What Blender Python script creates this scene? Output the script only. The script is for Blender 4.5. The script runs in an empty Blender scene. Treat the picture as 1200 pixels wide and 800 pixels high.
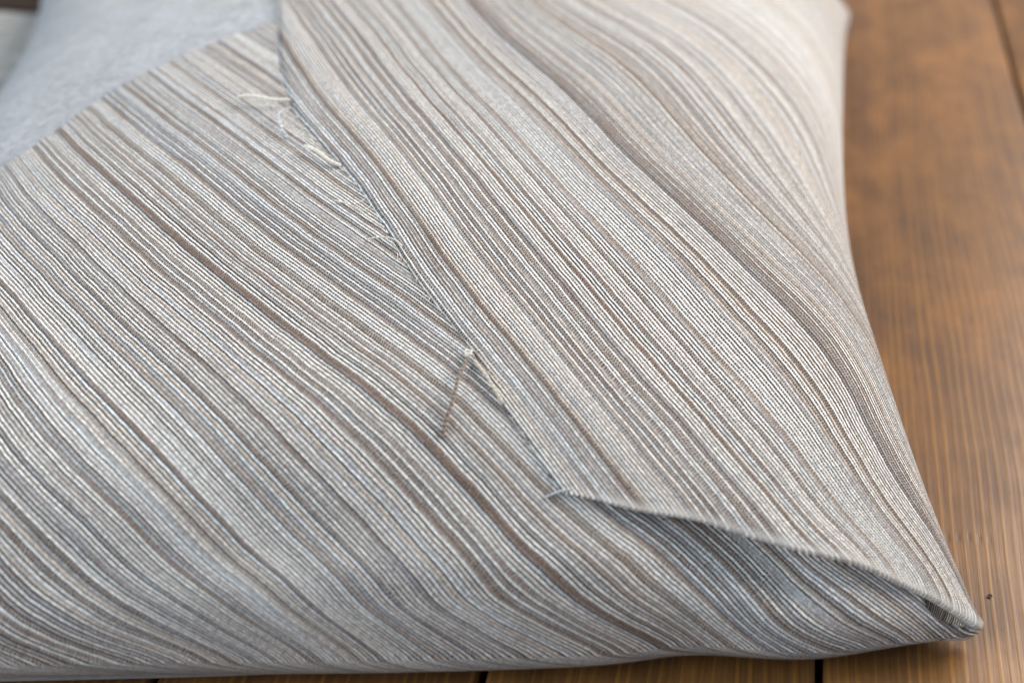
import bpy, math, random, json
import numpy as np
from mathutils import Vector, Matrix

random.seed(7); rng = np.random.default_rng(7)
S = bpy.context.scene
COL = S.collection

# ------------------------------------------------------------------ camera
PIT = math.radians(34.5); AZ = math.radians(10.1)
cam = bpy.data.cameras.new('camera'); camo = bpy.data.objects.new('camera', cam); COL.objects.link(camo)
cam.sensor_width = 36.0; cam.lens = 50.01
camo.location = (0, 0, .4553)
camo.rotation_euler = (math.pi / 2 - PIT, 0, AZ)
cam.clip_start = .01; cam.clip_end = 50
cam.dof.use_dof = True; cam.dof.focus_distance = .640; cam.dof.aperture_fstop = 4.3
S.camera = camo

# ------------------------------------------------------------------ world and window light
w = bpy.data.worlds.new('World'); S.world = w; w.use_nodes = True
bg = w.node_tree.nodes['Background']; bg.inputs[0].default_value = (.80, .90, 1.0, 1); bg.inputs[1].default_value = .50
def area(name, loc, target, sx, sy, power, colour):
    l = bpy.data.lights.new(name, 'AREA'); l.shape = 'RECTANGLE'; l.size = sx; l.size_y = sy; l.energy = power; l.color = colour
    o = bpy.data.objects.new(name, l); COL.objects.link(o); o.location = loc
    o.rotation_euler = (Vector(target) - Vector(loc)).to_track_quat('-Z', 'Y').to_euler(); return o
area('window_back', (1.5, 1.9, 1.5), (-.1, .6, .05), 1.7, 1.4, 104, (1.0, .925, .84))
area('window_left', (-2.0, -.7, 1.25), (-.1, .5, .05), 1.5, 1.4, 50, (.84, .93, 1.0))
S.view_settings.view_transform = 'Standard'; S.view_settings.look = 'None'
S.view_settings.exposure = 0.20; S.view_settings.gamma = 1.0
S.render.engine = 'CYCLES'; S.cycles.max_bounces = 6; S.cycles.use_denoising = True; S.cycles.denoiser = 'OPENIMAGEDENOISE'; S.cycles.denoising_input_passes = 'RGB_ALBEDO_NORMAL'; S.cycles.denoising_prefilter = 'ACCURATE'

# ------------------------------------------------------------------ node helpers
class NT:
    def __init__(s, name):
        s.m = bpy.data.materials.new(name); s.m.use_nodes = True; s.t = s.m.node_tree; s.t.nodes.clear()
        s.out = s.t.nodes.new('ShaderNodeOutputMaterial'); s.b = s.t.nodes.new('ShaderNodeBsdfPrincipled')
        s.t.links.new(s.b.outputs[0], s.out.inputs[0])
    def n(s, typ, **kw):
        nd = s.t.nodes.new('ShaderNode' + typ)
        for k, v in kw.items(): setattr(nd, k, v)
        return nd
    def put(s, sock, v):
        if isinstance(v, bpy.types.NodeSocket): s.t.links.new(v, sock)
        else: sock.default_value = v
    def math(s, op, a, b=0.0, c=None, clamp=False):
        nd = s.n('Math', operation=op); nd.use_clamp = clamp
        s.put(nd.inputs[0], a); s.put(nd.inputs[1], b)
        if c is not None: s.put(nd.inputs[2], c)
        return nd.outputs[0]
    def comb(s, x, y, z=0.0):
        nd = s.n('CombineXYZ'); s.put(nd.inputs[0], x); s.put(nd.inputs[1], y); s.put(nd.inputs[2], z); return nd.outputs[0]
    def noise(s, vec, scale, detail=2.0, rough=.5, dims='3D', col=False):
        nd = s.n('TexNoise', noise_dimensions=dims); s.put(nd.inputs['Vector'], vec)
        nd.inputs['Scale'].default_value = scale; nd.inputs['Detail'].default_value = detail; nd.inputs['Roughness'].default_value = rough
        return nd.outputs[1 if col else 0]
    def white(s, x, off=0.0):
        nd = s.n('TexWhiteNoise', noise_dimensions='1D'); s.put(nd.inputs['W'], s.math('ADD', x, off)); return nd.outputs[0]
    def ramp(s, fac, stops, interp='LINEAR'):
        nd = s.n('ValToRGB'); nd.color_ramp.interpolation = interp; e = nd.color_ramp.elements
        while len(e) < len(stops): e.new(.5)
        for k, (p, c) in enumerate(stops):
            e[k].position = p; e[k].color = (*c, 1) if len(c) == 3 else c
        s.put(nd.inputs[0], fac); return nd.outputs[0]
    def mix(s, f, a, b, mode='MIX'):
        nd = s.n('Mix', data_type='RGBA', blend_type=mode)
        s.put(nd.inputs[0], f)
        for k, v in ((6, a), (7, b)):
            if isinstance(v, tuple) and len(v) == 3: v = (*v, 1)
            s.put(nd.inputs[k], v)
        return nd.outputs[2]
    def mapr(s, v, a, b, c, d):
        nd = s.n('MapRange'); s.put(nd.inputs[0], v)
        for k, x in enumerate((a, b, c, d)): nd.inputs[k + 1].default_value = x
        return nd.outputs[0]

def yarn_material(name):
    t = NT(name)
    uv = t.n('UVMap'); uv.uv_map = 'yarn'
    sp = t.n('SeparateXYZ'); t.t.links.new(uv.outputs[0], sp.inputs[0])
    U, V = sp.outputs[0], sp.outputs[1]            # millimetres along and across the yarns
    wob = t.noise(t.comb(t.math('MULTIPLY', U, .045), t.math('MULTIPLY', V, .030)), 1.0, 2.0, .45, '2D')
    V1 = t.math('ADD', V, t.math('MULTIPLY', t.math('SUBTRACT', wob, .5), 1.1))
    fine = t.noise(t.comb(t.math('MULTIPLY', U, .30), t.math('MULTIPLY', V, .22)), 1.0, 1.0, .5, '2D')
    V1 = t.math('ADD', V1, t.math('MULTIPLY', t.math('SUBTRACT', fine, .5), .36))
    wid = t.noise(t.comb(0.0, V1), .42, 1.0, .5, '2D')
    V2 = t.math('ADD', V1, t.math('MULTIPLY', wid, .05))
    cell = t.math('MULTIPLY', V2, 1 / .79)
    idx = t.math('FLOOR', cell); fr = t.math('FRACT', cell)
    r1 = t.white(idx, .37); r2 = t.white(idx, 17.9); r3 = t.white(idx, 91.3)
    dye = t.noise(t.comb(t.math('MULTIPLY', U, .022), t.math('MULTIPLY', idx, 7.31)), 1.0, 2.0, .6, '2D')
    band = t.noise(t.comb(t.math('MULTIPLY', U, .006), t.math('MULTIPLY', V2, .075)), 1.0, 2.0, .55, '2D')
    par = t.math('PINGPONG', idx, 1.0)
    r = t.math('ADD', t.math('ADD', t.math('MULTIPLY', r1, .62), t.math('MULTIPLY', par, .54)), t.math('MULTIPLY', t.math('SUBTRACT', dye, .5), .36))
    r = t.math('ADD', r, t.math('MULTIPLY', t.math('SUBTRACT', band, .5), .06)); r = t.math('ADD', r, -.06)
    for c0, wd, am in ((-114, 8, -.10), (-74, 12, -.08), (-120, 200, -.02), (1060, 12, -.08), (1245, 62, .14), (1035, 80, -.12), (933.0, 1.6, .18)):
        dv = t.math('DIVIDE', t.math('SUBTRACT', V1, float(c0)), float(wd))
        r = t.math('ADD', r, t.math('MULTIPLY', t.math('EXPONENT', t.math('MULTIPLY', t.math('MULTIPLY', dv, dv), -1.0)), am))
    r = t.math('ADD', r, 0.0, clamp=True)
    base = t.ramp(r, YARN_STOPS)
    tint = t.mix(t.math('MULTIPLY', t.math('GREATER_THAN', r2, .86), .5), base, (.62, .48, .36), 'MULTIPLY')
    tint = t.mix(t.math('MULTIPLY', t.math('LESS_THAN', r2, .26), .55), tint, (.80, .92, 1.06), 'MULTIPLY')
    # weft ticks crossing each yarn
    ph = t.math('ADD', t.math('MULTIPLY', U, t.math('ADD', 4.3, t.math('MULTIPLY', r3, .7))), t.math('MULTIPLY', r1, 40.0))
    ph = t.math('ADD', ph, t.math('MULTIPLY', fine, 6.0))
    tick = t.math('SINE', ph)
    tick01 = t.mapr(tick, -.05, .60, 0.0, 1.0)
    cream = t.mapr(r, .66, .80, 1.0, 0.10)
    amt = t.math('MULTIPLY', t.math('MULTIPLY', tick01, cream), t.mapr(r3, 0.0, 1.0, .12, .85))
    colr = t.mix(amt, tint, (.62, .58, .54))
    slub = t.noise(t.comb(t.math('MULTIPLY', U, .55), t.math('MULTIPLY', idx, 5.7)), 1.0, 2.0, .6, '2D')
    colr = t.mix(.8, colr, t.ramp(slub, [(.28, (.55, .55, .55)), (.72, (1.28, 1.28, 1.28))]), 'MULTIPLY')
    gro = t.math('MULTIPLY', t.math('ABSOLUTE', t.math('SUBTRACT', fr, .5)), 2.0)
    rib = t.math('SQRT', t.math('SUBTRACT', 1.0, t.math('POWER', gro, 2.0), clamp=True))
    groove = t.mapr(gro, .60, 1.0, 0.0, .86)
    colr = t.mix(groove, colr, (.06, .045, .038))  # self-shadow between neighbouring yarns, put into the colour
    fib = t.noise(t.comb(t.math('MULTIPLY', U, 1.3), t.math('MULTIPLY', V2, 7.0)), 1.0, 2.0, .6, '2D')
    colr = t.mix(.30, colr, t.ramp(fib, [(.25, (.35, .35, .35)), (.75, (1.35, 1.35, 1.35))]), 'MULTIPLY')
    at_ = t.n('Attribute'); at_.attribute_name = 'fold_light'      # light caught along the folded edge, painted in as a pale mix
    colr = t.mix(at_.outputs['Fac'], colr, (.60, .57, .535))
    t.put(t.b.inputs['Base Color'], colr)
    t.b.inputs['Roughness'].default_value = .82; t.b.inputs['Specular IOR Level'].default_value = .25
    t.b.inputs['Sheen Weight'].default_value = .12; t.b.inputs['Sheen Roughness'].default_value = .4
    h = t.math('ADD', t.math('MULTIPLY', rib, t.mapr(r2, 0, 1, .75, 1.25)), t.math('MULTIPLY', t.math('MULTIPLY', tick, cream), .26))
    h = t.math('ADD', h, t.math('MULTIPLY', fib, .25))
    bp = t.n('Bump'); bp.inputs['Strength'].default_value = .75; bp.inputs['Distance'].default_value = .0005
    t.put(bp.inputs['Height'], h); t.put(t.b.inputs['Normal'], bp.outputs[0])
    return t.m
YARN_STOPS = [(0.0, (.034, .018, .012)), (.22, (.090, .050, .033)), (.38, (.185, .112, .077)), (.50, (.32, .255, .222)),
              (.58, (.42, .445, .475)), (.68, (.66, .645, .625)), (.76, (.84, .82, .785)), (1.0, (.93, .92, .895))]
M_YARN = yarn_material('woven_stripe')

def insert_material():
    t = NT('grey_cotton'); tc = t.n('TexCoord'); o = tc.outputs['Object']
    a = t.noise(o, 230, 4, .7); b = t.noise(o, 45, 2, .5); c = t.noise(o, 1100, 1, .5)
    uv = t.n('UVMap'); uv.uv_map = 'yarn'; sp = t.n('SeparateXYZ'); t.t.links.new(uv.outputs[0], sp.inputs[0])
    wx = t.math('SINE', t.math('MULTIPLY', sp.outputs[0], 4.2)); wy = t.math('SINE', t.math('MULTIPLY', sp.outputs[1], 4.2))
    weave = t.math('MULTIPLY', wx, wy)
    f = t.math('ADD', t.math('MULTIPLY', a, .75), t.math('MULTIPLY', b, .25))
    f = t.math('ADD', f, t.math('MULTIPLY', weave, .05))
    t.put(t.b.inputs['Base Color'], t.ramp(f, [(.34, (.15, .158, .178)), (.5, (.250, .263, .287)), (.66, (.38, .39, .415))]))
    t.b.inputs['Roughness'].default_value = .9; t.b.inputs['Sheen Weight'].default_value = .35
    bp = t.n('Bump'); bp.inputs['Strength'].default_value = .8; bp.inputs['Distance'].default_value = .0006
    t.put(bp.inputs['Height'], t.math('ADD', t.math('ADD', a, t.math('MULTIPLY', c, .5)), t.math('MULTIPLY', weave, .3))); t.put(t.b.inputs['Normal'], bp.outputs[0])
    return t.m
M_INSERT = insert_material()

def wood_material():
    t = NT('stained_pine'); tc = t.n('TexCoord'); oi = t.n('ObjectInfo')
    sp = t.n('SeparateXYZ'); t.put(sp.inputs[0], tc.outputs['Object'])
    x, y, z = sp.outputs
    rx = t.math('MULTIPLY', oi.outputs['Random'], 13.0)
    big = t.noise(t.comb(t.math('MULTIPLY', x, 9.0), t.math('MULTIPLY', y, 1.6), rx), 1.0, 2, .5)
    med = t.noise(t.comb(t.math('MULTIPLY', x, 60.0), t.math('MULTIPLY', y, 9.0), rx), 1.0, 3, .55)
    X = t.math('ADD', x, t.math('ADD', t.math('MULTIPLY', big, .034), t.math('MULTIPLY', med, .0026)))
    # growth rings: bands about 4.5 mm wide running the length of the plank
    ring = t.math('FRACT', t.math('MULTIPLY', X, 215.0))
    ringid = t.math('FLOOR', t.math('MULTIPLY', X, 215.0))
    rr = t.white(ringid, 3.3)
    line = t.ramp(ring, [(0.0, (0, 0, 0)), (.50, (0, 0, 0)), (.70, (1, 1, 1)), (.84, (.8, .8, .8)), (1.0, (0, 0, 0))])
    fib = t.noise(t.comb(t.math('MULTIPLY', X, 1500.0), t.math('MULTIPLY', y, 22.0), rx), 1.0, 3, .6)
    pore = t.noise(t.comb(t.math('MULTIPLY', x, 900.0), t.math('MULTIPLY', y, 130.0), rx), 1.0, 2, .6)
    blot = t.noise(t.comb(t.math('MULTIPLY', x, 26.0), t.math('MULTIPLY', y, 13.0), rx), 1.0, 4, .6)
    base = t.ramp(blot, [(.25, (.080, .036, .013)), (.45, (.128, .059, .020)), (.60, (.180, .083, .027)), (.80, (.26, .124, .040))])
    c = t.mix(t.math('MULTIPLY', line, t.mapr(rr, 0, 1, .05, .45)), base, (.33, .155, .030))
    c = t.mix(.55, c, t.ramp(fib, [(.25, (.45, .42, .42)), (.72, (1.35, 1.32, 1.3))]), 'MULTIPLY')
    # rows of dark planer ticks across the plank
    yy = t.math('ADD', t.math('MULTIPLY', y, 11.0), t.math('MULTIPLY', big, 1.2))
    row = t.math('FRACT', yy); rown = t.math('FLOOR', yy)
    rowm = t.ramp(row, [(0.0, (0, 0, 0)), (.455, (0, 0, 0)), (.50, (1, 1, 1)), (.56, (0, 0, 0))])
    gate = t.mapr(t.noise(t.comb(t.math('MULTIPLY', x, 22.0), t.math('MULTIPLY', rown, 3.7), rx), 1.0, 1, .5), .56, .66, 0, 1)
    tick = t.mapr(t.math('SINE', t.math('MULTIPLY', X, 1350.0)), .1, .8, 0, 1)
    tk = t.math('MULTIPLY', t.math('MULTIPLY', rowm, gate), tick)
    c = t.mix(t.math('MULTIPLY', tk, .5), c, (.035, .022, .016))
    pm = t.mapr(pore, .66, .76, 0, .7)
    c = t.mix(pm, c, (.05, .03, .02))
    t.put(t.b.inputs['Base Color'], c)
    t.put(t.b.inputs['Roughness'], t.mapr(blot, .3, .7, .46, .34))
    t.b.inputs['Specular IOR Level'].default_value = .32
    h = t.math('ADD', t.math('MULTIPLY', fib, .6), t.math('ADD', t.math('MULTIPLY', line, .35), t.math('MULTIPLY', tk, -.5)))
    bp = t.n('Bump'); bp.inputs['Strength'].default_value = .5; bp.inputs['Distance'].default_value = .0003
    t.put(bp.inputs['Height'], h); t.put(t.b.inputs['Normal'], bp.outputs[0])
    return t.m
M_WOOD = wood_material()

def plain(name, colr, rough=.7, noise_scale=60, var=.25, spec=.4):
    t = NT(name); tc = t.n('TexCoord'); n = t.noise(tc.outputs['Object'], noise_scale, 4, .6)
    lo = tuple(v * (1 - var) for v in colr); hi = tuple(min(1, v * (1 + var)) for v in colr)
    t.put(t.b.inputs['Base Color'], t.ramp(n, [(.3, lo), (.7, hi)])); t.b.inputs['Roughness'].default_value = rough
    t.b.inputs['Specular IOR Level'].default_value = spec
    bp = t.n('Bump'); bp.inputs['Strength'].default_value = .3; bp.inputs['Distance'].default_value = .0004
    t.put(bp.inputs['Height'], n); t.put(t.b.inputs['Normal'], bp.outputs[0]); return t.m
M_GREY = plain('grey_board_paint', (.30, .29, .275)); M_DARK = plain('dark_wood', (.075, .048, .035), .55)
M_HOLE = plain('nail_hole_dark', (.03, .018, .012), .9)

# ------------------------------------------------------------------ mesh helpers
def link(name, me, mat, parent=None):
    o = bpy.data.objects.new(name, me); COL.objects.link(o)
    if mat: me.materials.append(mat)
    if parent: o.parent = parent
    return o
def mesh_from(name, V, Fq, uv=None, smooth=True):
    me = bpy.data.meshes.new(name); V = np.asarray(V, np.float32); Fq = np.asarray(Fq, np.int32)
    me.vertices.add(len(V)); me.vertices.foreach_set('co', V.ravel())
    n = Fq.shape[1]; me.loops.add(Fq.size); me.loops.foreach_set('vertex_index', Fq.ravel())
    me.polygons.add(len(Fq)); me.polygons.foreach_set('loop_start', np.arange(0, Fq.size, n, dtype=np.int32))
    me.polygons.foreach_set('use_smooth', np.full(len(Fq), smooth, bool))
    if uv is not None:
        l = me.uv_layers.new(name='yarn'); l.data.foreach_set('uv', np.asarray(uv, np.float32)[Fq.ravel()].ravel())
    me.update(calc_edges=True); me.validate(); return me
def grid_faces(nr, nc):
    i = np.arange(nr * nc).reshape(nr, nc)
    return np.stack([i[:-1, :-1], i[:-1, 1:], i[1:, 1:], i[1:, :-1]], -1).reshape(-1, 4)
def tube_arrays(P, R, ns=8, cap=True):
    P = np.asarray(P, float); R = np.broadcast_to(np.asarray(R, float), (len(P),))
    T = np.gradient(P, axis=0); T /= np.linalg.norm(T, axis=1, keepdims=True)
    a = np.array([0, 0, 1.]) if abs(T[0][2]) < .9 else np.array([1., 0, 0])
    N = np.cross(T[0], a); N /= np.linalg.norm(N); V = []
    for k in range(len(P)):
        N = N - T[k] * (N @ T[k]); N /= np.linalg.norm(N); B = np.cross(T[k], N)
        th = np.linspace(0, 2 * np.pi, ns, endpoint=False)
        V.append(P[k] + R[k] * (np.cos(th)[:, None] * N + np.sin(th)[:, None] * B))
    V = np.concatenate(V); F = []
    for k in range(len(P) - 1):
        for j in range(ns):
            j2 = (j + 1) % ns; F.append((k * ns + j, k * ns + j2, (k + 1) * ns + j2, (k + 1) * ns + j))
    if cap:
        n = len(V); V = np.vstack([V, P[0], P[-1]]); L = (len(P) - 1) * ns
        for j in range(ns):
            j2 = (j + 1) % ns; F.append((j2, j, n, n)); F.append((L + j, L + j2, n + 1, n + 1))
    return V, np.array(F)
def resample(P, n):
    P = np.asarray(P, float)
    # Catmull-Rom through the points, evenly spaced
    Q = np.vstack([2 * P[0] - P[1], P, 2 * P[-1] - P[-2]]); out = []
    for k in range(1, len(Q) - 2):
        t = np.linspace(0, 1, 24, endpoint=False)[:, None]; a, b, c, d = Q[k-1], Q[k], Q[k+1], Q[k+2]
        out.append(.5 * ((2*b) + (-a+c)*t + (2*a-5*b+4*c-d)*t*t + (-a+3*b-3*c+d)*t**3))
    out = np.vstack(out + [Q[-2][None]]); s = np.r_[0, np.cumsum(np.linalg.norm(np.diff(out, axis=0), axis=1))]
    u = np.linspace(0, s[-1], n); return np.stack([np.interp(u, s, out[:, i]) for i in range(P.shape[1])], 1)

# ---- cushion body: cloth coordinates (p, q) in about [-1.3, 1.3] -> metres ----
FR = np.array([.1283, .4478]); FL = np.array([-.495, .300]); BL = np.array([-.62, 1.12]); BR = np.array([.1211, 1.1524])
HTOP = .122

def gauss(x, m, s):
    return np.exp(-((x - m) / s) ** 2)

def bump_list():
    # gentle hollows and swells in the stuffed cloth: p, q, radius_p, radius_q, rotation, height (m)
    return [
        (.02, -.80, .20, .07, .25, -.0050), (.10, -.62, .16, .07, .10, .0030),
        (-.28, -.86, .20, .07, .1, -.004), (-.42, -.72, .18, .08, .2, .003),
        (.45, -.84, .10, .10, .7, -.0040), (.62, -.86, .09, .09, .7, .002),
        (.25, .30, .45, .10, -.6, -.004), (.10, .05, .45, .14, -.6, .003),
        (-.40, -.91, .13, .035, .12, .0028), (-.36, -.82, .13, .035, .12, -.0028), (.16, -.90, .12, .035, .10, -.0026), (.30, -.84, .07, .05, .5, .0022),
        (.86, -.10, .07, .25, 0, -.004), (.84, -.45, .07, .18, 0, .003),
    ]

def body(p, q):
    p = np.asarray(p, float); q = np.asarray(q, float)
    s = np.sin(np.pi / 2 * p); t = np.sin(np.pi / 2 * q)
    a = (1 + s) / 2; b = (1 + t) / 2
    x = (1-a)*(1-b)*FL[0] + a*(1-b)*FR[0] + a*b*BR[0] + (1-a)*b*BL[0]
    y = (1-a)*(1-b)*FL[1] + a*(1-b)*FR[1] + a*b*BR[1] + (1-a)*b*BL[1]
    # edges drawn in by the stuffing
    x = x - (RP(t)) * a ** 3
    y = y - (FP(s)) * (1 - b) ** 3
    x = x + .075 * (1 - t * t) * (1 - a) ** 3
    cp = np.cos(np.pi / 2 * p); cq = np.cos(np.pi / 2 * q)
    e = .80
    f = np.sign(cp) * np.abs(cp) ** e * np.sign(cq) * np.abs(cq) ** e
    zm = .010 + .030 * (1 - np.abs(t) ** 2.2) * np.clip(a, 0, 1) ** 2 + .012 * (1 - np.abs(s) ** 4) * (1 - b) ** 2
    ht = HTOP * f
    z = zm + np.where(ht > 0, ht, ht * .45)
    top = np.clip(f * 4, 0, 1)
    for (bp, bq, rp, rq, ro, h) in bump_list():
        dp = (p - bp) * np.cos(ro) + (q - bq) * np.sin(ro); dq = -(p - bp) * np.sin(ro) + (q - bq) * np.cos(ro)
        z = z + h * np.exp(-(dp / rp) ** 2 - (dq / rq) ** 2) * top
    zlo = .0015
    z = zlo + np.logaddexp(0, (z - zlo) / .002) * .002          # rests on the table
    return np.stack([x, y, z], -1)

_T = [-1, -.9, -.75, -.55, -.3, 0, .4, .8, 1]; _S = [-1, -.5, 0, .25, .45, .65, .8, .9, 1]
_RP = np.polyfit(_T, [0.0091, 0.025, 0.042, 0.0535, 0.0636, 0.0642, 0.0589, 0.0519, 0.0444], 5)
_FP = np.polyfit(_S, [-0.0126, -0.0068, -0.0009, 0.0025, 0.0025, 0.001, 0.0004, -0.0042, -0.0102], 4)
def RP(t): return np.polyval(_RP, t) - .0045 * gauss(t, -.72, .28)     # how far the right edge is drawn in, front to back
def FP(s): return np.polyval(_FP, s) - .0036 * gauss(s, .60, .08) + .0036 * gauss(s, .78, .09) - .0014 * gauss(s, -.15, .40)     # the same for the front edge, left to right

def normal(p, q, d=2e-3):
    du = body(p + d, q) - body(p - d, q); dv = body(p, q + d) - body(p, q - d)
    n = np.cross(du, dv); n /= np.linalg.norm(n, axis=-1, keepdims=True) + 1e-12
    # at the very corners the sheet is degenerate: lean the direction towards straight up
    k = np.clip((np.abs(1 - np.abs(p)) + np.abs(1 - np.abs(q))) / .16, 0, 1)[..., None]
    n = n * k + np.array([0, 0, 1.0]) * (1 - k); n /= np.linalg.norm(n, axis=-1, keepdims=True) + 1e-12
    return n


TR = json.loads('''{"CUT":[[-0.4266,-0.2067],[-0.3733,-0.1634],[-0.3188,-0.0972],[-0.2524,-0.0519],[-0.1849,-0.009],[-0.1333,0.0179]],"EDGE":[[-0.1494,0.0732],[-0.1113,-0.0452],[-0.077,-0.136],[-0.0498,-0.1924],[-0.013,-0.2445],[0.0252,-0.2878],[0.0784,-0.3628],[0.128,-0.4491],[0.1895,-0.5394],[0.2245,-0.6138],[0.254,-0.6651],[0.2769,-0.7098]],"HEM":[[0.2879,-0.7271],[0.3187,-0.7364],[0.3687,-0.7542],[0.4322,-0.765],[0.5024,-0.7803],[0.5675,-0.7986],[0.6159,-0.8151],[0.6865,-0.847],[0.7389,-0.8661],[0.8027,-0.8994],[0.8797,-0.9438]],"PTS":{"hole":[[0.7474,-0.8778],[0.7771,-0.9021],[0.8255,-0.9487]],"shadow":[[0.3511,-0.768],[0.4502,-0.7967],[0.4997,-0.8156],[0.5607,-0.8786]],"thr1":[[-0.119,-0.171],[-0.0984,-0.172],[-0.0759,-0.1801],[-0.0546,-0.1821]],"curl":[[-0.0408,-0.2418],[-0.0512,-0.2294],[-0.0583,-0.214],[-0.059,-0.2018],[-0.0524,-0.1933]],"thr2":[[-0.0171,-0.2651],[-0.0009,-0.2741],[0.0138,-0.2861],[0.0292,-0.2937]],"thr3":[[0.0329,-0.3443],[0.0547,-0.3537],[0.0756,-0.3723],[0.0924,-0.3847]],"thr4":[[0.0764,-0.4027],[0.0908,-0.4014],[0.1042,-0.4051],[0.114,-0.4135]],"thr5":[[0.1745,-0.6626],[0.1766,-0.6435],[0.1815,-0.619],[0.1858,-0.5886],[0.1926,-0.5592]],"thr6":[[0.1987,-0.5647],[0.2128,-0.5891],[0.2287,-0.619]],"thr7":[[0.2691,-0.7343],[0.2801,-0.7282],[0.2928,-0.7235]],"knot":[[0.1925,-0.5559]],"fr1":[[-0.0392,-0.2233],[-0.0267,-0.2462],[-0.0177,-0.2509]]}}''')

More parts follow.
